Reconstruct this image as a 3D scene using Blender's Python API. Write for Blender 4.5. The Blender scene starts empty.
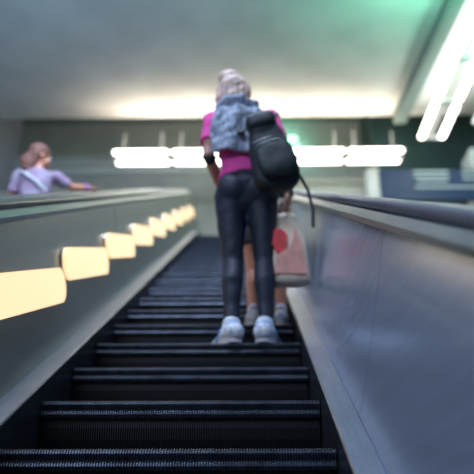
import bpy, bmesh, math, random
from mathutils import Vector, Matrix, noise
random.seed(7)
C = bpy.context.scene
COL = C.collection
R = math.radians
PI = math.pi
F = 677.0            # focal length in pixels for a 474 frame
PITCH = R(25.6)
YAW = R(0.85)
ZC = 1.83            # camera height above the lower floor
H = 0.79             # camera distance from the line of the step noses
CA, SA = math.cos(R(30)), math.sin(R(30))

def inc(x, s, p):    # point on the escalator: x across, s along the slope, p square off the nose line
    return Vector((x, s*CA + (H-p)*SA, s*SA - (H-p)*CA + ZC))

# ------------------------------------------------------------------ materials
def mat(name, col, rough=0.5, metal=0.0, emit=None, es=0.0, noise_amt=0.0, nscale=8, stretch=(1,1,1),
        col2=None, bump=0.0, bscale=40, aniso=0.0, coat=0.0, rot=0.0, nrough=0.0, sss=0, spec=0.5):
    m = bpy.data.materials.new(name); m.use_nodes = True
    nt = m.node_tree; b = nt.nodes['Principled BSDF']
    b.inputs['Base Color'].default_value = (*col, 1)
    b.inputs['Roughness'].default_value = rough
    b.inputs['Metallic'].default_value = metal
    b.inputs['Specular IOR Level'].default_value = spec
    if coat: b.inputs['Coat Weight'].default_value = coat
    if aniso: b.inputs['Anisotropic'].default_value = aniso
    if sss:
        b.inputs['Subsurface Weight'].default_value = sss
        b.inputs['Subsurface Scale'].default_value = 0.02
    if emit:
        b.inputs['Emission Color'].default_value = (*emit, 1)
        b.inputs['Emission Strength'].default_value = es
    if noise_amt or bump or col2 or nrough:
        tc = nt.nodes.new('ShaderNodeTexCoord'); mp = nt.nodes.new('ShaderNodeMapping')
        mp.inputs['Scale'].default_value = stretch
        mp.inputs['Rotation'].default_value = (rot, 0, 0)
        nt.links.new(tc.outputs['Object'], mp.inputs['Vector'])
        n = nt.nodes.new('ShaderNodeTexNoise'); n.inputs['Scale'].default_value = nscale
        n.inputs['Detail'].default_value = 5
        nt.links.new(mp.outputs['Vector'], n.inputs['Vector'])
        if noise_amt or col2:
            cr = nt.nodes.new('ShaderNodeValToRGB')
            c2 = col2 if col2 else tuple(max(0, c*(1-noise_amt)) for c in col)
            cr.color_ramp.elements[0].position = 0.38; cr.color_ramp.elements[1].position = 0.62
            cr.color_ramp.elements[0].color = (*c2, 1); cr.color_ramp.elements[1].color = (*col, 1)
            nt.links.new(n.outputs['Fac'], cr.inputs['Fac'])
            nt.links.new(cr.outputs['Color'], b.inputs['Base Color'])
        if nrough:
            mr = nt.nodes.new('ShaderNodeMapRange')
            mr.inputs['To Min'].default_value = rough-nrough; mr.inputs['To Max'].default_value = rough+nrough
            nt.links.new(n.outputs['Fac'], mr.inputs['Value']); nt.links.new(mr.outputs['Result'], b.inputs['Roughness'])
        if bump:
            n2 = nt.nodes.new('ShaderNodeTexNoise'); n2.inputs['Scale'].default_value = bscale
            nt.links.new(mp.outputs['Vector'], n2.inputs['Vector'])
            bp = nt.nodes.new('ShaderNodeBump'); bp.inputs['Strength'].default_value = bump
            bp.inputs['Distance'].default_value = 0.01
            nt.links.new(n2.outputs['Fac'], bp.inputs['Height']); nt.links.new(bp.outputs['Normal'], b.inputs['Normal'])
    return m

M = {
 'tread': mat('dark_cast_aluminium', (0.035,0.04,0.055), 0.38, 0.7, noise_amt=0.3, nscale=30),
 'lip': mat('lit_step_nose', (0.085,0.10,0.135), 0.38, 0.6, noise_amt=0.45, nscale=14),  # lighter tone paints in the light caught along the nose
 'riser': mat('shaded_riser', (0.006,0.007,0.010), 0.6, 0.0, noise_amt=0.3, nscale=20),  # near-black puts the shade below the nose into the colour
 'panel_left': mat('steel_green_reflection', (0.36,0.41,0.37), 0.30, 0.65, noise_amt=0.07, nscale=9, stretch=(1,0.12,5), rot=R(-30), nrough=0.025),  # greenish reflection of the surroundings put into the steel colour
 'panel_right': mat('steel_blue_reflection', (0.44,0.52,0.68), 0.21, 0.5, noise_amt=0.07, nscale=9, stretch=(1,0.12,5), rot=R(-30), nrough=0.025),  # same steel, with the blue it reflects put into its colour
 'ledge': mat('bright_ledge_steel', (0.30,0.33,0.42), 0.3, 0.8, noise_amt=0.15, nscale=9, stretch=(6,0.2,1)),
 'skirt': mat('dark_skirt', (0.03,0.035,0.05), 0.35, 0.4, noise_amt=0.2),
 'deck': mat('satin_deck', (0.42,0.47,0.46), 0.3, 0.8, noise_amt=0.15, nscale=6, stretch=(4,0.2,1)),
 'rubber': mat('handrail_rubber', (0.09,0.10,0.15), 0.45, 0, noise_amt=0.2, coat=0.2),
 'rubber_l': mat('handrail_rubber_grey', (0.10,0.125,0.115), 0.3, 0, noise_amt=0.2, coat=0.4),
 'ceiling': mat('plaster_ceiling', (0.60,0.60,0.585), 0.85, 0, noise_amt=0.12, nscale=1.2, bump=0.1),
 'wall_far': mat('grey_green_wall', (0.33,0.36,0.345), 0.7, 0, noise_amt=0.15, nscale=1.5, bump=0.1),
 'wall_l': mat('lavender_grey_wall', (0.36,0.38,0.44), 0.7, 0, noise_amt=0.15, nscale=1.2),
 'wall_r': mat('teal_wall', (0.035,0.07,0.07), 0.6, 0, noise_amt=0.2, nscale=1.2),
 'beam': mat('dark_teal_beam', (0.12,0.17,0.16), 0.6, 0, noise_amt=0.15),
 'floor': mat('stone_floor', (0.25,0.25,0.26), 0.4, 0, noise_amt=0.3, nscale=3),
 'fascia': mat('pale_fascia', (0.62,0.66,0.62), 0.4, 0.1, noise_amt=0.25, nscale=5, stretch=(0.1,1,9)),
 'column': mat('pale_column', (0.5,0.55,0.55), 0.5, 0, noise_amt=0.1),
 'blue': mat('blue_board', (0.03,0.05,0.15), 0.4, 0, noise_amt=0.2),
 'white_strip': mat('white_strip', (0.75,0.75,0.72), 0.5, 0, noise_amt=0.05),
 'housing': mat('lamp_housing', (0.55,0.57,0.55), 0.5, 0.2, noise_amt=0.1),
 'tube': mat('fluorescent_tube', (1,1,1), 0.4, 0, emit=(1.0,0.93,0.86), es=7, noise_amt=0.01),
 'tube_dim': mat('dim_fluorescent_tube', (1,1,1), 0.4, 0, emit=(0.85,0.95,0.92), es=1.0, noise_amt=0.01),
 'bezel': mat('lamp_bezel', (0.45,0.42,0.36), 0.3, 0.9, noise_amt=0.1),
 'warm': mat('warm_diffuser', (1,0.85,0.6), 0.4, 0, emit=(1.0,0.68,0.36), es=1.02, noise_amt=0.01),
 'skin': mat('skin', (0.62,0.36,0.27), 0.5, 0, noise_amt=0.1, nscale=15, sss=0.15),
 'skin_b': mat('tanned_skin', (0.80,0.36,0.24), 0.5, 0, noise_amt=0.12, nscale=15, sss=0.15),
 'blond': mat('blond_hair', (0.72,0.50,0.42), 0.6, 0, noise_amt=0.35, nscale=60, stretch=(1,1,0.12), bump=0.5, bscale=90),
 'auburn': mat('auburn_hair', (0.30,0.13,0.10), 0.6, 0, noise_amt=0.4, nscale=60, stretch=(1,1,0.12), bump=0.5, bscale=90),
 'brownhair': mat('dark_brown_hair', (0.06,0.04,0.035), 0.6, 0, noise_amt=0.4, nscale=60, stretch=(1,1,0.12), bump=0.5, bscale=90),
 'pink': mat('pink_jersey', (0.92,0.085,0.42), 0.8, 0, noise_amt=0.12, nscale=14, bump=0.3, bscale=30),
 'leggings': mat('navy_leggings', (0.014,0.021,0.045), 0.6, 0, noise_amt=0.25, nscale=12, bump=0.25, bscale=25),
 'shawl': mat('grey_blue_knit', (0.46,0.51,0.62), 0.9, 0, col2=(0.22,0.27,0.37), nscale=38, stretch=(1,1,0.5), bump=0.8, bscale=70),
 'pack': mat('black_nylon', (0.006,0.012,0.017), 0.6, 0, noise_amt=0.3, nscale=10, bump=0.4, bscale=18),
 'pack2': mat('dark_teal_nylon', (0.010,0.024,0.028), 0.55, 0, noise_amt=0.3, nscale=10, bump=0.4, bscale=18),
 'buckle': mat('mint_reflector', (0.25,0.62,0.55), 0.4, 0, noise_amt=0.1),
 'zip': mat('grey_zip', (0.25,0.28,0.3), 0.35, 0.6, noise_amt=0.1),
 'shoe': mat('white_mesh_shoe', (0.86,0.88,0.92), 0.7, 0, col2=(0.45,0.52,0.66), nscale=35, bump=0.5, bscale=80),
 'shoe_blue': mat('light_blue_panel', (0.16,0.42,0.78), 0.6, 0, noise_amt=0.2, nscale=30),
 'sole': mat('white_rubber_sole', (0.70,0.70,0.72), 0.6, 0, noise_amt=0.15),
 'shoe_tan': mat('tan_panel', (0.45,0.28,0.2), 0.6, 0, noise_amt=0.2, nscale=30),
 'lace': mat('lace', (0.8,0.8,0.85), 0.8, 0, noise_amt=0.05),
 'darkcloth': mat('dark_shirt', (0.025,0.04,0.05), 0.85, 0, noise_amt=0.25, bump=0.3, bscale=30),
 'shorts': mat('dark_shorts', (0.03,0.03,0.05), 0.8, 0, noise_amt=0.25, bump=0.3, bscale=30),
 'bag': mat('beige_carrier', (0.85,0.70,0.54), 0.5, 0, noise_amt=0.25, nscale=9, bump=0.5, bscale=14),
 'bagred': mat('red_print', (0.85,0.06,0.07), 0.5, 0, noise_amt=0.3, nscale=14),
 'bagpink': mat('salmon_print', (0.85,0.40,0.32), 0.5, 0, noise_amt=0.2, nscale=14),
 'lilac': mat('lilac_top', (0.36,0.20,0.34), 0.8, 0, col2=(0.40,0.34,0.46), nscale=10, bump=0.3, bscale=30),
 'purple': mat('purple_cuff', (0.50,0.22,0.52), 0.8, 0, noise_amt=0.2),
 'strapwhite': mat('white_strap', (0.7,0.72,0.8), 0.6, 0, noise_amt=0.1),
 'eye': mat('eye_white', (0.8,0.8,0.8), 0.3, 0, noise_amt=0.02),
 'iris': mat('iris', (0.05,0.08,0.1), 0.3, 0, noise_amt=0.02),
 'lips': mat('lips', (0.45,0.14,0.13), 0.5, 0, noise_amt=0.1),
}

# ------------------------------------------------------------------ object helpers
def link(name, me, m, parent=None, smooth=False):
    if isinstance(me, bmesh.types.BMesh):
        bm = me; bmesh.ops.recalc_face_normals(bm, faces=bm.faces)
        me = bpy.data.meshes.new(name); bm.to_mesh(me); bm.free()
    o = bpy.data.objects.new(name, me)
    if m: me.materials.clear(); me.materials.append(m)
    if smooth:
        for p in me.polygons: p.use_smooth = True
    COL.objects.link(o)
    if parent: o.parent = parent
    return o
def tag(o, label, cat, group=None):
    o['label'] = label; o['category'] = cat
    if group: o['group'] = group
    return o
def thing(name, label, cat, loc=(0,0,0), group=None, rot=(0,0,0)):
    o = bpy.data.objects.new(name, None); COL.objects.link(o)
    o.empty_display_size = 0.1
    o.location = loc; o.rotation_euler = rot
    return tag(o, label, cat, group)
def struct(name, bm, m):
    o = link(name, bm, m); o['kind'] = 'structure'; return o
def dup(root, loc, label):
    def cp(o, par):
        c = o.copy(); COL.objects.link(c); c.parent = par
        if par is not None: c.matrix_parent_inverse = o.matrix_parent_inverse.copy()
        for ch in list(o.children): cp(ch, c)
        return c
    r = cp(root, None); r.location = loc; r['label'] = label
    return r
def box(bm, lo, hi, bev=0.0):
    vs = [bm.verts.new((x,y,z)) for x in (lo[0],hi[0]) for y in (lo[1],hi[1]) for z in (lo[2],hi[2])]
    f = [(0,1,3,2),(4,6,7,5),(0,4,5,1),(2,3,7,6),(0,2,6,4),(1,5,7,3)]
    fs = [bm.faces.new([vs[i] for i in q]) for q in f]
    if bev:
        es = list({e for q in fs for e in q.edges})
        bmesh.ops.bevel(bm, geom=es, offset=bev, segments=3, affect='EDGES', profile=0.5)
def prism_x(bm, prof, x0, x1):      # profile in (y,z) extruded along x
    a = [bm.verts.new((x0,y,z)) for y,z in prof]; b = [bm.verts.new((x1,y,z)) for y,z in prof]
    bm.faces.new(a); bm.faces.new(b[::-1]); n = len(prof)
    for i in range(n): bm.faces.new((a[i],a[(i+1)%n],b[(i+1)%n],b[i]))
def tube(bm, pts, rad, seg=14, cap=True, ref=Vector((1,0,0)), pw=2.0):
    pts = [Vector(p) for p in pts]
    rad = [(r,r) if not isinstance(r,(tuple,list)) else r for r in rad]
    n = len(pts)
    # rounded ends
    if cap:
        t0 = (pts[0]-pts[1]).normalized(); t1 = (pts[-1]-pts[-2]).normalized()
        a, b = rad[0], rad[-1]; ma, mb = min(a), min(b)
        pre = [(pts[0]+t0*ma*math.sin(q), (a[0]*math.cos(q), a[1]*math.cos(q))) for q in (R(80),R(55),R(28))]
        post = [(pts[-1]+t1*mb*math.sin(q), (b[0]*math.cos(q), b[1]*math.cos(q))) for q in (R(28),R(55),R(80))]
        pts = [p for p,_ in pre]+pts+[p for p,_ in post]
        rad = [r for _,r in pre]+rad+[r for _,r in post]
        n = len(pts)
    rings = []
    for i in range(n):
        t = (pts[min(i+1,n-1)]-pts[max(i-1,0)]).normalized()
        u = ref - t*ref.dot(t)
        if u.length < 0.15: u = Vector((0,1,0)) - t*t.y
        u.normalize(); v = t.cross(u)
        ring = []
        for k in range(seg):
            a = 2*PI*k/seg; c, s = math.cos(a), math.sin(a)
            if pw != 2.0:
                c = math.copysign(abs(c)**(2/pw), c); s = math.copysign(abs(s)**(2/pw), s)
            ring.append(bm.verts.new(pts[i]+u*(rad[i][0]*c)+v*(rad[i][1]*s)))
        rings.append(ring)
    for i in range(n-1):
        for k in range(seg):
            bm.faces.new((rings[i][k],rings[i][(k+1)%seg],rings[i+1][(k+1)%seg],rings[i+1][k]))
    bm.faces.new(rings[0][::-1]); bm.faces.new(rings[-1])
def ell(bm, c, r, rot=None, seg=20):
    res = bmesh.ops.create_uvsphere(bm, u_segments=seg, v_segments=seg//2+2, radius=1)
    mx = Matrix.Translation(Vector(c)) @ (rot.to_4x4() if rot else Matrix.Identity(4)) @ Matrix.Diagonal((*r,1))
    bmesh.ops.transform(bm, matrix=mx, verts=res['verts'])
def fused(name, bm, m, parent, voxel=0.008, smooth=3, disp=0.0, dscale=12.0, seed=0):
    """grow one continuous skin over overlapping limb shapes"""
    bmesh.ops.recalc_face_normals(bm, faces=bm.faces)
    me = bpy.data.meshes.new('raw'); bm.to_mesh(me); bm.free()
    t = bpy.data.objects.new('raw', me); COL.objects.link(t)
    r = t.modifiers.new('r','REMESH'); r.mode = 'VOXEL'; r.voxel_size = voxel
    s = t.modifiers.new('s','SMOOTH'); s.factor = 0.5; s.iterations = smooth
    dg = bpy.context.evaluated_depsgraph_get(); dg.update()
    out = bpy.data.meshes.new_from_object(t.evaluated_get(dg))
    bpy.data.objects.remove(t); bpy.data.meshes.remove(me)
    if disp:
        for v in out.vertices:
            d = noise.noise(v.co*dscale+Vector((seed,seed,0)))
            v.co += v.normal*d*disp
    out.name = name
    return link(name, out, m, parent, True)

# ------------------------------------------------------------------ swept escalator sides
def path(s0, s1, flat=1.7, low=False):
    """stations (Y, Z, angle) of the nose line: slope, soft bend, level run"""
    out = []
    n = 14
    for i in range(n+1):
        s = s0+(s1-s0)*i/n; p = inc(0,s,0); out.append((p.y,p.z,R(30)))
    y, z = out[-1][0], out[-1][1]
    for i in range(1,9):
        a = R(30)*(1-i/8); am = R(30)*(1-(i-0.5)/8)
        y += 0.11*math.cos(am); z += 0.11*math.sin(am); out.append((y,z,a))
    for i in range(1,4): out.append((y+flat*i/3, z, 0.0))
    return out
S0, S1 = -1.4, 10.75
PATH = path(S0, S1)
def sweep(bm, prof, stations=PATH):
    rings = []
    for (y,z,a) in stations:
        rings.append([bm.verts.new((x, y-p*math.sin(a), z+p*math.cos(a))) for x,p in prof])
    n = len(prof)
    for i in range(len(rings)-1):
        for k in range(n):
            bm.faces.new((rings[i][k],rings[i][(k+1)%n],rings[i+1][(k+1)%n],rings[i+1][k]))
    bm.faces.new(rings[0]); bm.faces.new(rings[-1][::-1])
def sub(i0, i1, gap=0.006):
    st = PATH[i0:i1+1]
    a, b = st[0], st[-1]
    st = [(a[0]+gap*math.cos(a[2]), a[1]+gap*math.sin(a[2]), a[2])]+st[1:-1]+[(b[0]-gap*math.cos(b[2]), b[1]-gap*math.sin(b[2]), b[2])]
    return st

def balustrade(name, label, xi, side, panelmat, width, rubber, deckw=0.10):
    """xi: inner edge of the ledge; side: -1 left, +1 right; ledge, panel, decks, handrail"""
    t = thing(name, label, 'balustrade', (0,0,0))
    X = lambda d: xi+side*d
    bm = bmesh.new()   # skirt beside the steps
    sweep(bm, [(X(0),-0.30),(X(0),0.045),(X(0.012),0.05),(X(0.02),0.045),(X(0.02),-0.30)])
    link('skirt_panel', bm, M['skirt'], t)
    bm = bmesh.new()
    sweep(bm, [(X(0.0),0.051),(X(0.004),0.056),(X(0.075),0.066),(X(0.085),0.062),(X(0.085),0.03),(X(0.021),0.03),(X(0.021),0.046)])
    link('ledge', bm, M['ledge'], t)
    for a,b in ((0,4),(4,7),(7,10),(10,14),(14,len(PATH)-1)):
        bm = bmesh.new()
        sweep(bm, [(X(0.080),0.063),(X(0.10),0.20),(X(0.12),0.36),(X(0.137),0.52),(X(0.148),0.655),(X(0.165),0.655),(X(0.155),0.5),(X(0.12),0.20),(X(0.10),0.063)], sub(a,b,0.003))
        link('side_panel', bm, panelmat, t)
    bm = bmesh.new()   # trim moulding under the rail
    sweep(bm, [(X(0.135),0.655),(X(0.132),0.675),(X(0.15),0.70),(X(width),0.70),(X(width),0.655)])
    link('top_deck', bm, M['deck'], t)
    bm = bmesh.new()
    cx, cp = 0.195, 0.722
    prof = []
    for k in range(14):
        a = 2*PI*k/14; c,s = math.cos(a), math.sin(a)
        prof.append((X(cx+0.042*math.copysign(abs(c)**0.8,c)), cp+0.021*math.copysign(abs(s)**0.8,s)))
    st = list(PATH)
    sweep(bm, prof, st)
    # newel turn at the top end
    y,z,_ = PATH[-1]
    rings = []
    for i in range(9):
        a = PI*i/8; r = 0.30
        ring = []
        for x,p in prof:
            rr = r+(p-cp); ring.append(bm.verts.new((x, y+rr*math.sin(a), z+cp-r+rr*math.cos(a))))
        rings.append(ring)
    for i in range(8):
        for k in range(14): bm.faces.new((rings[i][k],rings[i][(k+1)%14],rings[i+1][(k+1)%14],rings[i+1][k]))
    bm.faces.new(rings[0]); bm.faces.new(rings[-1])
    link('handrail', bm, rubber, t, True)
    bm = bmesh.new()   # guide under the rail
    sweep(bm, [(X(cx-0.02),0.698),(X(cx-0.02),0.71),(X(cx+0.02),0.71),(X(cx+0.02),0.698)])
    link('handrail_guide', bm, M['ledge'], t)
    bm = bmesh.new()
    sweep(bm, [(X(width-0.03),-0.45),(X(width-0.03),0.654),(X(width),0.654),(X(width),-0.45)])
    link('outer_cladding', bm, M['deck'], t)
    return t

XL, XR = -0.765, 0.272
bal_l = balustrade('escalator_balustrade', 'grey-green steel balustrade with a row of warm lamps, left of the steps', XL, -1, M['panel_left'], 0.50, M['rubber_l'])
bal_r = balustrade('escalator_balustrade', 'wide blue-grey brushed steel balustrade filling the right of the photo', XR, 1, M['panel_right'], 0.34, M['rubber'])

# neighbouring escalator's near balustrade (seen beyond the left rail)
t = thing('escalator_balustrade', 'far balustrade of the neighbouring escalator beside the child in lilac', 'balustrade')
def xsweep(name, prof, m, par, sm=False):
    bm = bmesh.new(); sweep(bm, prof); return link(name, bm, m, par, sm)
NX = -1.30
xsweep('top_deck', [(NX+0.022,0.655),(NX+0.022,0.70),(NX-0.22,0.70),(NX-0.22,0.655)], M['deck'], t)
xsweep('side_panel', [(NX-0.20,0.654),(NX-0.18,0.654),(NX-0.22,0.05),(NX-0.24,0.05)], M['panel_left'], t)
xsweep('handrail', [(NX-0.10+0.04*math.cos(2*PI*k/12), 0.722+0.021*math.sin(2*PI*k/12)) for k in range(12)], M['rubber_l'], t, True)
xsweep('skirt_panel', [(NX-0.22,0.05),(NX-0.30,0.05),(NX-0.30,-0.28),(NX-0.22,-0.28)], M['skirt'], t)
t = thing('escalator_balustrade', 'farthest outer balustrade of the neighbouring escalator at the left edge', 'balustrade')
FX = -2.42
xsweep('top_deck', [(FX-0.30,0.655),(FX-0.30,0.70),(FX-0.05,0.70),(FX-0.05,0.655)], M['deck'], t)
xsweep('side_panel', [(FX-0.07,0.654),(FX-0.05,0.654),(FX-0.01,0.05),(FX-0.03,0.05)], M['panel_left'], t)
xsweep('handrail', [(FX-0.15+0.04*math.cos(2*PI*k/12), 0.722+0.021*math.sin(2*PI*k/12)) for k in range(12)], M['rubber_l'], t, True)
xsweep('outer_cladding', [(FX-0.30,0.654),(FX-0.27,0.654),(FX-0.27,-0.45),(FX-0.30,-0.45)], M['deck'], t)
xsweep('skirt_panel', [(FX-0.03,0.045),(FX+0.04,0.045),(FX+0.04,-0.28),(FX-0.03,-0.28)], M['skirt'], t)

# ------------------------------------------------------------------ escalator steps
RUN, RISE = 0.40, 0.40*math.tan(R(30))
SP = RUN/CA
W = (XR-XL)/2-0.006; XC = (XR+XL)/2
def grooved(prof, depthn, w, pitch=0.0085, teeth=True):
    """ribbed sheet: profile (y,z,ny,nz) stretched across the step with alternating ribs"""
    bm = bmesh.new(); n = int(2*w/pitch); cols = []
    for i in range(n):
        x = -w+i*pitch
        for dx,g in ((0,0),(pitch*0.42,0),(pitch*0.52,1),(pitch*0.90,1)):
            cols.append((x+dx,g))
    cols.append((w,0))
    grid = [[bm.verts.new((x, y-ny*g*depthn, z-nz*g*depthn)) for (y,z,ny,nz) in prof] for x,g in cols]
    for a,b in zip(grid,grid[1:]):
        for k in range(len(prof)-1): bm.faces.new((a[k],b[k],b[k+1],a[k+1]))
    return bm
def make_step(label):
    t = thing('escalator_step', label, 'escalator step', (0,0,0), 'grooved escalator steps')
    tp = [(0.397,0,0,1),(0.2,0,0,1),(0.034,0,0,1)]
    link('tread', grooved(tp,0.009,W), M['tread'], t)
    lp = [(0.034,0,0,1),(0.016,-0.002,-0.3,0.95),(0.003,-0.008,-0.7,0.7),(0.0,-0.017,-1,0),(0.006,-0.028,-1,-0.3),(0.012,-0.036,-1,0),(0.003,-0.046,-1,0.3),(0.0,-0.054,-1,0),(0.008,-0.066,-1,-0.3)]
    link('nosing', grooved(lp,0.007,W), M['lip'], t)
    rp = [(0.024,-0.064,-1,0),(0.022,-0.10,-1,0),(0.028,-0.14,-1,-0.1),(0.042,-0.18,-1,-0.2),(0.066,-0.235,-1,-0.3)]
    link('riser', grooved(rp,0.007,W), M['riser'], t)
    bm = bmesh.new()
    box(bm,(-W,0.035,-0.06),(W,0.395,-0.012)); box(bm,(-W,0.05,-0.17),(-W+0.02,0.36,-0.06)); box(bm,(W-0.02,0.05,-0.17),(W,0.36,-0.06))
    link('step_frame', bm, M['riser'], t)
    return t
ords = ['first','second','third','fourth','fifth','sixth','seventh','eighth','ninth','tenth','eleventh','twelfth','thirteenth','fourteenth','fifteenth','sixteenth','seventeenth','eighteenth','nineteenth','twentieth','twenty-first','twenty-second']
def slabel(i, k):
    if k == 3: return 'dark grooved step the woman in pink stands on'
    if k == 4: return 'dark grooved step under the bare-legged child, one above the woman'
    if k == 5: return 'dark grooved step next above the bare-legged child'
    if k == 2: return 'empty dark grooved step directly below the woman in pink'
    if i == 0: return 'nearest dark grooved step, at the bottom edge of the photo'
    return 'dark grooved escalator step, %s counted up from the bottom of the photo' % ords[i]
S_FIRST = 1.99
def step_loc(k, xc=XC):
    p = inc(xc, S_FIRST+SP*k, 0); return p
stp = None; i = 0
for k in range(-1, 20):
    if stp is None: stp = make_step(slabel(i,k)); stp.location = step_loc(k)
    else: dup(stp, step_loc(k), slabel(i,k))
    i += 1
KID_K = 7
NXC = -2.0+0.08
for j,k in enumerate(range(KID_K-1, KID_K+2)):
    s = dup(stp, step_loc(k, -1.98), ['step of the neighbouring escalator just below the child in lilac','step of the neighbouring escalator carrying the child in lilac','step of the neighbouring escalator just above the child in lilac'][j])
    s.scale.x = 0.72; s['group'] = 'steps of the neighbouring escalator'

# ------------------------------------------------------------------ lamps along the left side panel
def stadium(bm, L, Hh, x0, x1, n=10):
    pr = []
    r = Hh/2
    for q in range(n+1): a = -PI/2+PI*q/n; pr.append((L/2-r+r*math.cos(a), r*math.sin(a)))
    for q in range(n+1): a = PI/2+PI*q/n; pr.append((-L/2+r+r*math.cos(a), r*math.sin(a)))
    prism_x(bm, pr, x0, x1)
lt = thing('balustrade_lamp', 'x', 'lamp', (0,0,0), 'row of warm lamps along the left side panel')
bm = bmesh.new(); stadium(bm, 0.98, 0.18, -0.012, 0.006); link('bezel', bm, M['bezel'], lt)
bm = bmesh.new(); stadium(bm, 0.955, 0.162, 0.004, 0.022)
link('diffuser', bm, M['warm'], lt)
NL = 10
for i in range(NL):
    s = 1.70+1.0*i
    lab = 'oblong warm lamp in the left side panel, ' + ('nearest of the row' if i==0 else ('farthest of the row' if i==NL-1 else ords[i]+' from the near end'))
    o = lt if i==0 else dup(lt, (0,0,0), lab)
    o['label'] = lab
    p = inc(XL-0.118, s, 0.37)
    o.location = (p.x+0.0, p.y, p.z)
    o.rotation_euler = (R(21.5), 0, 0)
    # lean with the panel
    o.rotation_euler = (Matrix.Rotation(R(-6.0),3,Vector((0,CA,SA))) @ Matrix.Rotation(R(24.5),3,'X')).to_euler()

# ------------------------------------------------------------------ ceiling lamps
TZ = 7.60+ZC
def fixture(label, cat='ceiling lamp'):
    t = thing('fluorescent_fixture', label, cat, (0,0,0), 'fluorescent ceiling fixtures')
    bm = bmesh.new(); box(bm,(-0.585,-0.05,0.06),(0.585,0.05,0.10),0.008); link('housing', bm, M['housing'], t)
    for sx,lx in ((-0.20,0.575),(0.20,0.575)):
        bm = bmesh.new(); tube(bm, [(-lx+0.06,sx,0),(lx-0.06,sx,0)], [(0.062,0.045)]*2, ref=Vector((0,1,0)))
        link('tube', bm, M['tube'], t, True)
        for ex in (-0.582,0.565):
            bm = bmesh.new(); y0,y1 = (sx-0.04, 0.0) if sx<0 else (0.0, sx+0.04)
            box(bm,(ex,y0,-0.02),(ex+0.017,y1,0.065),0.003); link('lamp_holder', bm, M['housing'], t)
    for x in (-0.4,0.4):
        bm = bmesh.new(); tube(bm, [(x,0,0.08),(x,0,0.62)], [0.01,0.01], 8, cap=False); link('hanger_rod', bm, M['housing'], t)
    return t
names = ['leftmost fluorescent fixture of the row across the far ceiling','second fluorescent fixture from the left in the row across the far ceiling',
 'middle fluorescent fixture of the far row, behind the woman in pink','fourth fluorescent fixture from the left in the row across the far ceiling','rightmost fluorescent fixture of the row across the far ceiling']
fx = None
for i in range(5):
    loc = (0.26+(i-2)*1.21, 12.0, TZ)
    if fx is None: fx = fixture(names[0]); fx.location = loc
    else: dup(fx, loc, names[i])
rn = ['far end fixture of the slanting fluorescent row at upper right','second fixture from the far end of the slanting row at upper right',
      'third fixture from the far end of the slanting row at upper right','near fixture of the slanting row, at the top right corner']
for i in range(4):
    o = dup(fx, (3.70, 10.80-1.21*i, TZ), rn[i]); o.rotation_euler = (0,0,PI/2)
o = dup(fx, (4.62, 10.3, TZ), 'dim fluorescent fixture at the right edge, outside the slanting row'); o.rotation_euler = (0,0,PI/2)
for c in o.children:
    if c.name.startswith('tube'):
        c.data = c.data.copy(); c.data.materials[0] = M['tube_dim']

# ------------------------------------------------------------------ room
def slab(name, prof, x0, x1, m):
    bm = bmesh.new(); prism_x(bm, prof, x0, x1); return struct(name, bm, m)
Z = lambda z: z+ZC
WLX, WRX, FY = -5.8, 5.3, 14.6
slab('ceiling', [(-4,Z(6.05)),(10.2,Z(8.30)),(11.4,Z(8.50)),(12.05,Z(8.66)),(12.2,Z(8.75)),(12.2,Z(10.4)),(-4,Z(10.4))], WLX, WRX, M['ceiling'])
slab('ceiling_upper', [(12.2,Z(10.3)),(FY,Z(10.3)),(FY,Z(10.5)),(12.2,Z(10.5))], WLX, WRX, M['beam'])
slab('wall_far', [(FY,0),(FY+0.2,0),(FY+0.2,Z(10.5)),(FY,Z(10.5))], WLX, WRX, M['wall_far'])
slab('wall_left', [(-4,-0.2),(FY+0.2,-0.2),(FY+0.2,Z(10.5)),(-4,Z(10.5))], WLX-0.2, WLX, M['wall_l'])
slab('wall_right', [(-4,-0.2),(FY+0.2,-0.2),(FY+0.2,Z(10.5)),(-4,Z(10.5))], WRX, WRX+0.2, M['wall_r'])
slab('floor', [(-4,-0.2),(FY,-0.2),(FY,0),(-4,0)], WLX, WRX, M['floor'])
ly = PATH[-4][0]; lz = PATH[-1][1]
slab('floor_upper', [(ly+0.05,lz-0.35),(FY,lz-0.35),(FY,lz-0.005),(ly+0.05,lz-0.005)], WLX, WRX, M['floor'])
# beam under the ceiling at the right
bm = bmesh.new(); prism_x(bm, [(2.0,Z(6.75)),(11.9,Z(8.33)),(11.9,Z(8.66)),(2.0,Z(7.0))], 3.13, 3.38); struct('trim_1', bm, M['beam'])
# dark pier on the far right and pale column
bm = bmesh.new(); box(bm,(2.95,13.2,lz),(5.3,14.6,Z(10.3)),0.01); struct('wall_pier', bm, M['wall_r'])
bm = bmesh.new(); box(bm,(2.62,12.7,lz),(2.92,13.0,Z(7.75)),0.02)
tag(link('column', bm, M['column']), 'slim pale column right of the far lamp row, by the dark pier', 'column')
bm = bmesh.new(); box(bm,(4.4,11.3,lz),(5.1,11.9,Z(7.35)),0.05)
tag(link('column', bm, M['column']), 'broad pale grey column at the right edge of the photo', 'column')
# pale fascia behind the landing
bm = bmesh.new(); box(bm,(0.5,13.6,Z(7.40)),(2.9,13.8,Z(8.0)),0.015); box(bm,(0.5,13.5,Z(7.84)),(2.9,13.61,Z(7.90)))
struct('trim_2', bm, M['fascia'])
# horizontal rails on the far wall, left part
bm = bmesh.new(); box(bm,(WLX,14.45,Z(8.72)),(0.0,14.6,Z(8.85)),0.01); box(bm,(WLX,14.5,Z(8.98)),(-1,14.6,Z(9.04)),0.01); struct('trim_3', bm, M['column'])
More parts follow.
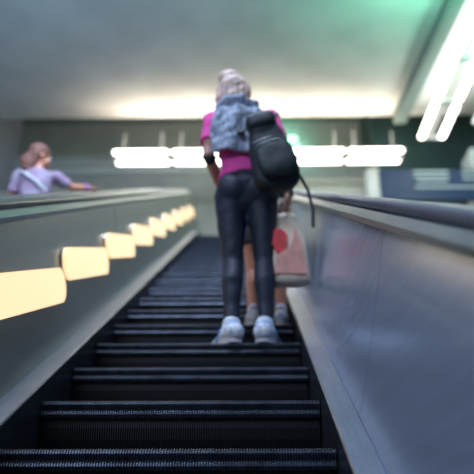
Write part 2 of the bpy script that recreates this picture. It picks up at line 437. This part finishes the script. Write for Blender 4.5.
# blue board with white strips on posts
t = thing('sign_board', 'blue board with thin white horizontal strips beyond the right balustrade', 'sign', (3.35,11.0,Z(6.0)-1.85))
bm = bmesh.new(); box(bm,(-0.85,0,1.85),(1.3,0.06,2.50),0.01); link('board', bm, M['blue'], t)
for j,(a,b,zz) in enumerate(((-0.2,0.45,2.43),(-0.2,0.45,2.33),(-0.15,0.42,2.23),(-0.2,1.1,2.10),(0.7,1.1,2.4),(0.7,1.1,2.28))):
    bm = bmesh.new(); box(bm,(a,-0.012,zz),(b,-0.001,zz+0.04)); link('white_strip', bm, M['white_strip'], t)
for x in (-0.7,1.1):
    bm = bmesh.new(); tube(bm,[(x,0.03,lz-Z(6.0)+1.85),(x,0.03,1.86)],[0.03,0.03],10,cap=False); link('post', bm, M['housing'], t)
# small green lamp on the far wall behind the woman's shoulder
t = thing('wall_lamp', 'small mint green lamp on the far wall right of the backpack', 'lamp', (0.98,14.55,Z(9.72)))
bm = bmesh.new(); box(bm,(-0.12,0,-0.06),(0.12,0.05,0.06),0.01); link('base', bm, M['housing'], t)
M['mint'] = mat('mint_lamp_glass', (0.5,1,0.8), 0.4, 0, emit=(0.35,1.0,0.68), es=2.5, noise_amt=0.01)
bm = bmesh.new(); tube(bm,[(-0.3,-0.05,0),(0.3,-0.05,0)],[0.05,0.05]); link('glass_shade', bm, M['mint'], t, True)

# ------------------------------------------------------------------ people
def sneaker(parent, x, y, yaw, m_up, m_panel, L=0.25, Wd=0.1):
    rt = Matrix.Rotation(yaw,3,'Z')
    q = lambda a,b,c: Vector((x,y,0))+rt@Vector((a,b,c))
    bm = bmesh.new()
    st = [(-0.075,0.038,0.06,0.05),(-0.05,0.042,0.065,0.052),(0.0,0.042,0.062,0.055),(0.05,0.043,0.048,0.044),(0.10,0.047,0.038,0.034),(0.145,0.04,0.03,0.027)]
    k = L/0.25; w = Wd/0.1
    tube(bm, [q(0,a*k,0.012+h*0.75) for a,_,h,_2 in st], [(b*w,h2) for _,b,_3,h2 in st], 18, ref=rt@Vector((1,0,0)))
    tube(bm, [q(0,-0.035,0.06),q(0,-0.035,0.112)], [(0.04*w,0.046),(0.037*w,0.044)], 18, ref=rt@Vector((1,0,0)))
    up = fused('sneaker', bm, m_up, parent, 0.006, 3)
    bm = bmesh.new(); n = 26; lo = []; hi = []
    for i in range(n):
        a = 2*PI*i/n; cx = math.cos(a); sy = math.sin(a)
        wx = (0.047 if sy>0 else 0.042)*w*math.copysign(abs(cx)**0.8,cx); yy = (0.035+0.135*math.copysign(abs(sy)**0.85,sy))*k
        p = q(wx,yy,0)
        lo.append(bm.verts.new((p.x,p.y,0.0))); hi.append(bm.verts.new((p.x,p.y,0.032 if sy<0.3 else 0.026)))
    bm.faces.new(lo[::-1]); bm.faces.new(hi)
    for i in range(n): bm.faces.new((lo[i],lo[(i+1)%n],hi[(i+1)%n],hi[i]))
    link('sole', bm, M['sole'], up)
    bm = bmesh.new()
    tube(bm, [q(0,-0.088*k,0.04),q(0,-0.083*k,0.075),q(0,-0.078,0.105)], [(0.03*w,0.008),(0.034*w,0.01),(0.024*w,0.009)], 14, ref=rt@Vector((1,0,0)))
    link('heel_panel', bm, m_panel, up, True)
    for sgn in (-1,1):
        bm = bmesh.new()
        tube(bm, [q(sgn*0.037*w,-0.02,0.082),q(sgn*0.039*w,0.02,0.058),q(sgn*0.041*w,0.06,0.036)], [(0.006,0.014)]*3, 8, ref=rt@Vector((1,0,0)))
        link('side_stripe', bm, m_panel, up, True)
    bm = bmesh.new()
    for j in range(4):
        tube(bm, [q(-0.022*w,0.028+0.018*j,0.092-0.010*j),q(0,0.03+0.018*j,0.101-0.011*j),q(0.022*w,0.028+0.018*j,0.092-0.010*j)],[0.004]*3,6)
    link('laces', bm, M['lace'], up, True)
    return up

def hand(bm, wrist, dirv, up, size=1.0, curl=0.4, thumb=1):
    """palm + four unequal fingers + thumb leaving the side of the palm"""
    d = Vector(dirv).normalized(); u = Vector(up); u = (u-d*u.dot(d)).normalized(); s = d.cross(u)*thumb
    w = Vector(wrist); S = size
    tube(bm, [w, w+d*0.03*S, w+d*0.085*S], [(0.026*S,0.017*S),(0.036*S,0.016*S),(0.040*S,0.013*S)], 14, ref=s)
    for i,(off,ln) in enumerate(((0.030,0.068),(0.010,0.078),(-0.010,0.072),(-0.029,0.056))):
        b = w+d*0.075*S+s*off*S; pts = [b]; dd = d.copy(); cc = curl*(1+0.12*i)
        for seg,fr in enumerate((0.45,0.32,0.25)):
            ax = s; dd = Matrix.Rotation(-cc*thumb*1.0 if seg else -cc*0.6*thumb,3,ax) @ dd
            pts.append(pts[-1]+dd*ln*fr*S*1.05)
        tube(bm, pts, [0.0095*S,0.009*S,0.008*S,0.0068*S], 10)
    b = w+d*0.02*S+s*0.026*S
    t1 = (d*0.6+s*0.75-u*0.15).normalized(); t2 = (d*0.9+s*0.25-u*0.25).normalized()
    tube(bm, [b, b+t1*0.036*S, b+t1*0.036*S+t2*0.03*S, b+t1*0.036*S+t2*0.055*S], [0.013*S,0.011*S,0.0095*S,0.008*S], 10)

def head_mesh(bm, c, s, rot):
    """c: centre at eye height, s: scale, rot: 3x3; faces +Y locally"""
    q = lambda v: Vector(c)+rot@(Vector(v)*s)
    ell(bm, q((0,-0.012,0.028)), (0.076*s,0.095*s,0.088*s), rot)
    ell(bm, q((0,0.022,-0.035)), (0.058*s,0.066*s,0.070*s), rot)
    ell(bm, q((0,0.048,-0.078)), (0.030*s,0.028*s,0.024*s), rot)
    tube(bm, [q((0,0.083,0.008)),q((0,0.096,-0.018)),q((0,0.100,-0.032))],[0.008*s,0.010*s,0.013*s],10)
    for sg in (-1,1):
        ell(bm, q((sg*0.074,-0.005,-0.008)), (0.010*s,0.020*s,0.032*s), rot)
        ell(bm, q((sg*0.036,0.062,-0.028)), (0.024*s,0.022*s,0.022*s), rot)
    ell(bm, q((0,0.078,0.028)), (0.05*s,0.012*s,0.010*s), rot)
def face_parts(parent, c, s, rot):
    q = lambda v: Vector(c)+rot@(Vector(v)*s)
    for sg in (-1,1):
        bm = bmesh.new(); ell(bm, q((sg*0.031,0.076,0.006)), (0.013*s,)*3, rot, 12); e = link('eye', bm, M['eye'], parent, True)
        bm = bmesh.new(); ell(bm, q((sg*0.031,0.0865,0.006)), (0.006*s,0.003*s,0.006*s), rot, 10); link('iris', bm, M['iris'], e, True)
    bm = bmesh.new(); tube(bm,[q((-0.024,0.080,-0.056)),q((0,0.090,-0.055)),q((0.024,0.080,-0.056))],[(0.004*s,0.003*s),(0.007*s,0.006*s),(0.004*s,0.003*s)],10); link('mouth', bm, M['lips'], parent, True)

def person(name, label, loc, skin):
    return thing(name, label, 'person', loc)

# ---- woman in pink, seen from behind. local origin between her feet, facing +Y
wo = inc(0, S_FIRST+SP*3, 0); WY = wo.y+0.115; WZ = wo.z
w = person('person','woman in pink top and navy leggings riding up, seen from behind',(0.0,WY,WZ),None); w.scale = (1.03,1.03,1.04)
V = Vector
fl, fr = -0.078, 0.100
hipL, hipR = V((-0.088,0,0.86)), V((0.088,0,0.86))
kneeL, kneeR = V((-0.072,0.02,0.475)), V((0.098,0.02,0.475))
ankL, ankR = V((fl,-0.035,0.09)), V((fr,-0.035,0.09))
hc = V((-0.06,0.02,1.545)); hrot = Matrix.Rotation(R(-14),3,'Z')@Matrix.Rotation(R(-4),3,'Y')@Matrix.Rotation(R(6),3,'X')
sL, sR = V((-0.190,0.0,1.375)), V((0.145,0.0,1.385))
eL, eR = V((-0.215,-0.02,1.13)), V((0.222,-0.03,1.12))
wL, wR = V((-0.145,0.20,1.02)), V((0.232,0.03,0.90))
bm = bmesh.new()
def legs(bm, e):
    for hp,kn,an in ((hipL,kneeL,ankL),(hipR,kneeR,ankR)):
        mid = hp.lerp(kn,0.45); calf = kn.lerp(an,0.32)+V((0,-0.018,0))
        tube(bm, [hp, mid, kn, calf, kn.lerp(an,0.7), an], [0.085+e,0.072+e,0.051+e,0.052+e,0.037+e,0.033+e], 18)
    tube(bm, [V((0,0,0.85)),V((0,-0.01,0.91)),V((-0.005,0,1.0)),V((-0.01,0.005,1.06))], [(0.125+e,0.09+e),(0.158+e,0.108+e),(0.138+e,0.09+e),(0.125+e,0.085+e)], 24)
    for x in (-0.07,0.07): ell(bm, (x,-0.05,0.89), (0.082+e,0.072+e,0.085+e))
legs(bm, -0.004)
tube(bm, [V((-0.01,0.005,1.04)),V((-0.02,0.01,1.12)),V((-0.03,0.005,1.26)),V((-0.03,0,1.37)),V((-0.035,0,1.41))],[(0.118,0.082),(0.112,0.078),(0.140,0.092),(0.150,0.085),(0.08,0.06)],22)
tube(bm, [sL+V((0.06,0,0.01)), sR-V((0.05,0,0))],[0.045,0.045],14,ref=V((0,0,1)))
tube(bm, [V((-0.035,0,1.38)),V((-0.05,0.01,1.48))],[0.05,0.046],16)
for s_,e_,w_ in ((sL,eL,wL),(sR,eR,wR)):
    tube(bm, [s_,s_.lerp(e_,0.5),e_,e_.lerp(w_,0.3),w_],[0.045,0.042,0.034,0.035,0.024],16)
hand(bm, wL, (0.55,0.75,-0.3), (-0.4,0.3,0.8), 0.9, 0.45, -1)
hand(bm, wR, (0.05,0.1,-1), (1,0,0), 0.9, 0.75, 1)
head_mesh(bm, hc, 1.0, hrot)
wbody = fused('body', bm, M['skin'], w, 0.006, 3)
face_parts(w, hc, 1.0, hrot)
bm = bmesh.new(); legs(bm, 0.006); fused('leggings', bm, M['leggings'], w, 0.009, 3, 0.004, 14)
bm = bmesh.new()
tube(bm, [V((-0.005,0,0.975)),V((-0.012,0.0,1.06)),V((-0.02,0.01,1.13)),V((-0.03,0.005,1.26)),V((-0.03,0,1.37)),V((-0.035,0,1.425))],[(0.153,0.108),(0.136,0.102),(0.128,0.096),(0.155,0.108),(0.165,0.10),(0.085,0.07)],26,cap=False)
tube(bm, [sL+V((0.06,0,0.01)), sR-V((0.05,0,0))],[0.058,0.058],14,ref=V((0,0,1)))
for s_,e_ in ((sL,eL),(sR,eR)):
    tube(bm, [s_,s_.lerp(e_,0.35),s_.lerp(e_,0.66)],[0.060,0.058,0.060],16,cap=False)
    ell(bm, s_, (0.062,0.06,0.06))
fused('pink_top', bm, M['pink'], w, 0.009, 3, 0.012, 11)
# hair: cap, falling back hair and a loose high knot
bm = bmesh.new()
q = lambda v: hc+hrot@V(v)
ell(bm, q((0.004,-0.024,0.042)), (0.100,0.106,0.102), hrot)
ell(bm, q((-0.0,-0.055,-0.03)), (0.094,0.078,0.10), hrot)
tube(bm, [q((0,-0.07,-0.02)),q((0.02,-0.085,-0.08)),q((0.03,-0.075,-0.13))],[(0.068,0.05),(0.06,0.04),(0.042,0.028)],18)
ell(bm, q((-0.015,-0.035,0.125)), (0.070,0.064,0.055), hrot)
for j in range(16):
    a = j*0.42; x0 = 0.09*math.cos(a); y0 = -0.04-0.062*abs(math.sin(a))
    tube(bm, [q((x0,y0,0.06)),q((x0*1.12,y0-0.02,-0.02)),q((x0*0.9+0.01,y0-0.022,-0.09-0.02*(j%3)))],[0.014,0.013,0.006],8)
hair = fused('hair', bm, M['blond'], w, 0.006, 2, 0.006, 30)
bm = bmesh.new(); tube(bm, [q((-0.015+0.045*math.cos(a),-0.035+0.045*math.sin(a),0.093)) for a in [2*PI*k/14 for k in range(15)]],[0.006]*15,8); link('hair_tie', bm, M['pink'], hair, True)
# grey-blue knitted wrap over the upper back
bm = bmesh.new()
cols = []
for i in range(17):
    u = i/16; row = []
    x = -0.185+0.27*u
    for j in range(15):
        v = j/14
        z = 1.425-0.32*v-0.05*u*v
        xx = x-0.02*v*(1-u)+0.01*math.sin(9*v)
        yb = -0.135-0.02*math.sin(PI*u)-0.012*math.sin(14*u+3*v)+0.09*(max(0,abs(xx+0.03)-0.09)/0.1)**1.5*0.8
        if v<0.15: yb += (0.15-v)*0.5
        row.append((xx,yb,z))
    cols.append(row)
va = [[bm.verts.new(p) for p in r] for r in cols]; vb = [[bm.verts.new((p[0],p[1]+0.03,p[2])) for p in r] for r in cols]
I, J = 17, 15
for i in range(I-1):
    for j in range(J-1):
        bm.faces.new((va[i][j],va[i+1][j],va[i+1][j+1],va[i][j+1])); bm.faces.new((vb[i][j],vb[i][j+1],vb[i+1][j+1],vb[i+1][j]))
for i in range(I-1):
    for j in (0,J-1): bm.faces.new((va[i][j],va[i+1][j],vb[i+1][j],vb[i][j]))
for j in range(J-1):
    for i in (0,I-1): bm.faces.new((va[i][j],va[i][j+1],vb[i][j+1],vb[i][j]))
tube(bm, [V((-0.15,-0.10,1.40)),V((-0.10,-0.115,1.435)),V((-0.02,-0.12,1.44)),V((0.06,-0.10,1.425))],[0.03,0.036,0.036,0.028],12)
fused('knitted_wrap', bm, M['shawl'], w, 0.007, 3, 0.008, 24)
bm = bmesh.new(); tube(bm,[wL.lerp(eL,0.93),wL.lerp(eL,0.88)],[(0.038,0.038)]*2,14); link('dark_armband', bm, M['darkcloth'], w, True)
sneaker(w, fl-0.01, -0.005, R(20), M['shoe'], M['shoe_blue'], 0.27, 0.132)
sneaker(w, fr, -0.005, R(-14), M['shoe'], M['shoe_blue'], 0.27, 0.132)

# ---- backpack slung low over her right shoulder
bk = thing('backpack','black backpack slung over the right side of the woman in pink','backpack',(0.195,WY-0.245,WZ+0.81), None, (R(-2),R(-16),R(0)))
def soft_box(bm, c, r, pw=3.2, n=22):
    # rounded cushion
    rings = []
    for i in range(n+1):
        ph = -PI/2+PI*i/n; sz = math.copysign(abs(math.sin(ph))**(2/pw), math.sin(ph)); cz = abs(math.cos(ph))**(2/pw)
        ring = []
        for k in range(28):
            a = 2*PI*k/28; cx = math.copysign(abs(math.cos(a))**(2/pw), math.cos(a)); cy = math.copysign(abs(math.sin(a))**(2/pw), math.sin(a))
            ring.append(bm.verts.new((c[0]+r[0]*cx*cz, c[1]+r[1]*cy*cz, c[2]+r[2]*sz)))
        rings.append(ring)
    for a,b in zip(rings,rings[1:]):
        for k in range(28): bm.faces.new((a[k],a[(k+1)%28],b[(k+1)%28],b[k]))
    bmesh.ops.remove_doubles(bm, verts=bm.verts, dist=1e-5)
bm = bmesh.new(); soft_box(bm,(0,0,0.22),(0.125,0.075,0.225)); 
for v in bm.verts:
    f = (v.co.z/0.45); v.co.x = v.co.x*(0.58+0.56*(1-f))+0.02*f; 
fused('pack_body', bm, M['pack'], bk, 0.008, 3, 0.008, 9, 3)
bm = bmesh.new(); soft_box(bm,(0.01,-0.085,0.13),(0.098,0.04,0.105)); fused('front_pocket', bm, M['pack2'], bk, 0.007, 3, 0.006, 12, 5)
bm = bmesh.new(); soft_box(bm,(0.012,-0.035,0.385),(0.082,0.06,0.050)); fused('top_flap', bm, M['pack2'], bk, 0.007, 3, 0.005, 12, 8)
bm = bmesh.new(); tube(bm,[(-0.08,-0.118,0.225),(-0.03,-0.127,0.232),(0.04,-0.127,0.232),(0.10,-0.115,0.222)],[0.0035]*4,8); link('zipper', bm, M['zip'], bk, True)
bm = bmesh.new(); tube(bm,[(0.03,0.0,0.44),(0.025,-0.01,0.475),(-0.025,-0.01,0.475),(-0.03,0,0.44)],[0.007]*4,8); link('grab_handle', bm, M['pack'], bk, True)
bm = bmesh.new(); tube(bm,[(-0.09,0.03,0.40),(-0.085,0.09,0.455),(-0.05,0.20,0.46),(-0.04,0.275,0.42),(-0.04,0.31,0.33)],[(0.026,0.007)]*5,12); link('shoulder_strap', bm, M['pack'], bk, True)
bm = bmesh.new(); tube(bm,[(0.09,0.01,0.42),(0.10,-0.01,0.425),(0.115,-0.04,0.41)],[(0.014,0.006)]*3,10); link('reflector_tab', bm, M['buckle'], bk, True)
bm = bmesh.new(); tube(bm,[(0.115,0.02,0.06),(0.13,0.03,-0.03),(0.115,0.02,-0.14),(0.08,0.0,-0.24)],[(0.009,0.004)]*4,8); link('loose_strap', bm, M['pack'], bk, True)

bk.scale = (1.08,1.0,1.12)
# ---- carrier bag in her right hand
hb = V((0.235,WY+0.03,WZ+0.89))
cb = thing('shopping_bag','beige, red and salmon carrier bag hanging from the right hand of the woman in pink','shopping bag',(hb.x+0.005,hb.y,hb.z-0.52),None,(0,R(-3),0)); cb.scale = (1,1,1.18)
bm = bmesh.new(); rings=[]
for i in range(15):
    v = i/14; z = 0.36*v; hw = 0.112-0.045*v+0.012*math.sin(PI*v); dp = 0.055*(1-0.75*v)+0.012
    ring=[]
    for k in range(24):
        a = 2*PI*k/24; c_,s_ = math.cos(a), math.sin(a)
        ring.append(bm.verts.new((hw*math.copysign(abs(c_)**0.6,c_)+0.006*math.sin(7*v+k), dp*math.copysign(abs(s_)**0.6,s_)+0.006*math.sin(5*v+k*1.7), z)))
    rings.append(ring)
for a,b in zip(rings,rings[1:]):
    for k in range(24): bm.faces.new((a[k],a[(k+1)%24],b[(k+1)%24],b[k]))
bm.faces.new(rings[0]); bm.faces.new(rings[-1])
link('bag_body', bm, M['bag'], cb, True)
def patch(name, pts, m, y=-0.075):
    bm = bmesh.new(); a=[bm.verts.new((x,y,z)) for x,z in pts]; b=[bm.verts.new((x,y+0.012,z)) for x,z in pts]
    bm.faces.new(a); bm.faces.new(b[::-1]); n=len(pts)
    for i in range(n): bm.faces.new((a[i],a[(i+1)%n],b[(i+1)%n],b[i]))
    return link(name, bm, m, cb)
patch('red_print', [(-0.045+0.045*math.cos(a)*(1+0.2*math.sin(3*a)), 0.20+0.065*math.sin(a)) for a in [2*PI*k/18 for k in range(18)]], M['bagred'],-0.062)
patch('salmon_print', [(-0.085,0.03),(0.09,0.02),(0.08,0.15),(0.05,0.26),(0.02,0.17),(-0.06,0.12)], M['bagpink'],-0.078)
for sy in (-0.012,0.012):
    bm = bmesh.new(); tube(bm,[(-0.05,sy,0.35),(-0.03,sy*0.8,0.41),(-0.006,sy*0.5,0.452),(0.006,sy*0.5,0.452),(0.03,sy*0.8,0.41),(0.05,sy,0.35)],[(0.012,0.003)]*6,8); link('handle', bm, M['bag'], cb, True)

# ---- bare-legged child on the step above, mostly hidden by the woman
co = inc(0.115, S_FIRST+SP*4, 0); CY = co.y+0.125; CZ = co.z
c = person('person','bare-legged child in dark clothes and pale sneakers in front of the woman in pink',(0.115,CY,CZ),None)
def child_body(root, ankx, skin, shirt, legw, hairm, topname, kneex=None, arms=None, hrot=Matrix.Identity(3), bottom=None, hairlong=False, hcx=0.0):
    bm = bmesh.new(); aL,aR = ankx
    lg = []
    for hx,ax in ((-0.07,aL),(0.07,aR)):
        hp = V((hx,0,0.66)); an = V((ax,-0.03,0.075)); kn = hp.lerp(an,0.5)+V((0,0.02,0)); lg.append((hp,kn,an))
        tube(bm,[hp,hp.lerp(kn,0.5),kn,kn.lerp(an,0.3)+V((0,-0.014,0)),kn.lerp(an,0.75),an],[0.068,0.058,0.042,0.044,0.031,0.028],16)
    tube(bm,[V((0,0,0.64)),V((0,0,0.72)),V((0,0,0.82)),V((0,0,0.95)),V((0,0,1.05)),V((0,0,1.09))],[(0.11,0.08),(0.125,0.085),(0.10,0.072),(0.115,0.08),(0.125,0.07),(0.06,0.05)],20)
    hcn = V((hcx,0.015,1.235))
    tube(bm,[V((0,0,1.06)),V((hcx*0.7,0.01,1.16))],[0.042,0.038],14)
    for k,(s_,e_,w_,hd,hu,cu,th) in enumerate(arms):
        tube(bm,[V(s_),V(s_).lerp(V(e_),0.5),V(e_),V(e_).lerp(V(w_),0.35),V(w_)],[0.037,0.034,0.028,0.028,0.020],14)
        hand(bm,w_,hd,hu,0.75,cu,th)
    head_mesh(bm,hcn,0.92,hrot)
    fused('body',bm,skin,root,0.006,3)
    face_parts(root,hcn,0.92,hrot)
    bm = bmesh.new()
    tube(bm,[V((0,0,0.74)),V((0,0,0.82)),V((0,0,0.95)),V((0,0,1.05)),V((0,0,1.105))],[(0.138,0.098),(0.120,0.09),(0.130,0.094),(0.138,0.084),(0.066,0.058)],22,cap=False)
    for s_,e_,*_ in arms:
        s_=V(s_); e_=V(e_); tube(bm,[s_,s_.lerp(e_,0.4),s_.lerp(e_,0.75)],[0.050,0.047,0.048],14,cap=False); tube(bm,[V((0,0,s_.z-0.01)),s_],[0.05,0.05],12)
    fused(topname,bm,shirt,root,0.008,3,0.008,12)
    bm = bmesh.new()
    tube(bm,[V((0,0,0.66)),V((0,0,0.72)),V((0,0,0.79))],[(0.128,0.095),(0.138,0.098),(0.125,0.09)],20)
    for hp,kn,an in lg: tube(bm,[hp,hp.lerp(kn,legw)],[0.079,0.076],16,cap=False)
    fused('shorts',bm,M['shorts'],root,0.008,3,0.004,12)
    bm = bmesh.new(); qq = lambda v: hcn+hrot@(V(v)*0.92)
    ell(bm,qq((0,-0.022,0.040)),(0.082,0.092,0.084),hrot); ell(bm,qq((0,-0.05,-0.03)),(0.070,0.058,0.08),hrot)
    if hairlong:
        tube(bm,[qq((0,-0.06,-0.02)),qq((0,-0.085,-0.10)),qq((0,-0.08,-0.17))],[(0.066,0.045),(0.075,0.04),(0.05,0.025)],16)
    for j in range(10):
        a=j*0.65; x0=0.07*math.cos(a); y0=-0.03-0.05*abs(math.sin(a))
        tube(bm,[qq((x0,y0,0.06)),qq((x0*1.1,y0-0.018,-0.02)),qq((x0*0.95,y0-0.02,-0.08))],[0.013,0.012,0.006],8)
    fused('hair',bm,hairm,root,0.006,2,0.006,30)
child_body(c, (-0.080,0.095), M['skin_b'], M['darkcloth'], 0.42, M['brownhair'], 'dark_shirt',
  arms=[((-0.145,0,1.05),(-0.18,-0.01,0.85),(-0.165,0.10,0.70),(0.1,0.6,-0.8),(-1,0,0),0.4,1),
        ((0.135,0,1.05),(0.155,-0.0,0.85),(0.12,0.12,0.70),(-0.1,0.6,-0.8),(1,0,0),0.4,-1)])
for x,yw in ((-0.080,R(10)),(0.095,R(-12))): sneaker(c,x,0.0,yw,M['shoe'],M['shoe_tan'],0.215,0.098)

# ---- child on the neighbouring escalator
no = inc(-1.84, S_FIRST+SP*KID_K, 0)
KX, KY, KZ = -1.84, no.y+0.20, no.z
n_ = person('person','child in lilac top with auburn hair reaching for the rail, on the neighbouring escalator',(KX,KY,KZ),None); n_.scale = (1.08,1.08,1.08)
hd = Matrix.Rotation(R(-50),3,'Z')@Matrix.Rotation(R(-12),3,'X')
rail = inc(NX-0.10, 0, 0.743)
def rail_z(y): # top of the neighbour handrail at world y
    s=(y-(H-0.743)*SA)/CA; return inc(0,s,0.743).z
hy = KY+0.30
hw = V((NX-0.13-KX, hy-0.06-KY, rail_z(hy-0.06)+0.035-KZ))/1.08
child_body(n_, (-0.08,0.08), M['skin_b'], M['lilac'], 0.6, M['auburn'], 'lilac_top', hrot=hd, hairlong=True,
  arms=[((-0.15,0,1.05),(-0.20,0.03,0.86),(-0.18,0.12,0.72),(0.1,0.6,-0.8),(-1,0,0),0.4,1),
        ((0.15,0.02,1.05),(0.27,0.10,1.00),tuple(hw),(0.25,0.85,0.40),(0,-0.3,1),0.25,1)])
e_ = V((0.27,0.10,1.00)); bm = bmesh.new(); tube(bm,[e_.lerp(hw,0.70),e_.lerp(hw,0.95)],[0.032,0.030],14,cap=False); fused('purple_cuff',bm,M['purple'],n_,0.006,2)
bm = bmesh.new(); tube(bm,[V((-0.15,-0.02,1.10)),V((-0.06,-0.10,1.02)),V((0.05,-0.112,0.93)),V((0.12,-0.08,0.86))],[(0.014,0.005)]*4,10); link('white_strap',bm,M['strapwhite'],n_,True)
for x,yw in ((-0.08,R(6)),(0.085,R(-12))): sneaker(n_,x,0.0,yw,M['shoe'],M['shoe_blue'],0.215,0.098)

# ------------------------------------------------------------------ light
def area(name, loc, rot, size, energy, col, sy=None):
    l = bpy.data.lights.new(name,'AREA'); l.energy = energy; l.color = col; l.size = size
    if sy: l.shape='RECTANGLE'; l.size_y = sy
    o = bpy.data.objects.new(name,l); o.location = loc; o.rotation_euler = rot; COL.objects.link(o); return o
area('rear_fill', (-3.0,-2.6,6.6), (R(35),0,0), 2.6, 230, (0.58,0.72,1.0), 1.2)  # added unseen fill behind the camera, blue for right panel and noses
area('rear_fill', (2.8,-1.8,6.6), (R(30),0,0), 1.6, 18, (0.75,1.0,0.95), 1.0)  # added unseen fill behind the camera, greenish for the left panel
# added fill over the slope, above the frame, brightening the far risers
area('riser_fill', (-0.6,2.4,8.1), (R(58),0,0), 2.4, 380, (0.62,0.76,1.0), 0.6)
# the upward glow of the two rows of tubes
area('tube_glow', (0.26,12.0,TZ+0.12), (R(188),0,0), 5.9, 105, (1.0,0.84,0.64), 0.4)
area('tube_glow', (3.70,9.0,TZ+0.12), (R(180),0,0), 0.4, 26, (0.85,1.0,0.9), 4.6)
# unseen green lights added beyond the top right corner, for the ceiling glow
area('green_light', (2.55,7.0,8.3), (R(165),0,0), 0.3, 42, (0.22,1.0,0.62))
area('green_light', (4.2,7.1,8.2), (R(165),0,0), 0.4, 60, (0.3,1.0,0.68))
area('mint_light', (0.95,14.2,ZC+9.5), (R(90),0,0), 0.4, 16, (0.3,1.0,0.68))
# added bluish fill low on the left, washing the ceiling
area('blue_fill', (-3.6,6.2,5.2), (R(180),0,0), 1.0, 60, (0.36,0.68,1.0))
wd = bpy.data.worlds.new('world'); C.world = wd; wd.use_nodes = True
wd.node_tree.nodes['Background'].inputs[0].default_value = (0.42,0.52,0.72,1)
wd.node_tree.nodes['Background'].inputs[1].default_value = 0.22

# ------------------------------------------------------------------ camera
cam = bpy.data.cameras.new('camera'); co_ = bpy.data.objects.new('camera', cam); COL.objects.link(co_)
cam.sensor_width = 36; cam.sensor_fit = 'HORIZONTAL'; cam.lens = 36*F/474
co_.location = (0,0,ZC); co_.rotation_euler = (PI/2+PITCH, 0, YAW)
cam.clip_start = 0.05
cam.dof.use_dof = True; cam.dof.focus_distance = 2.3
cam.dof.aperture_fstop = (cam.lens/1000)/0.030
C.camera = co_
C.view_settings.view_transform = 'Standard'; C.view_settings.look = 'None'
C.view_settings.gamma = 1; C.view_settings.exposure = 0.12; C.view_settings.use_curve_mapping = False
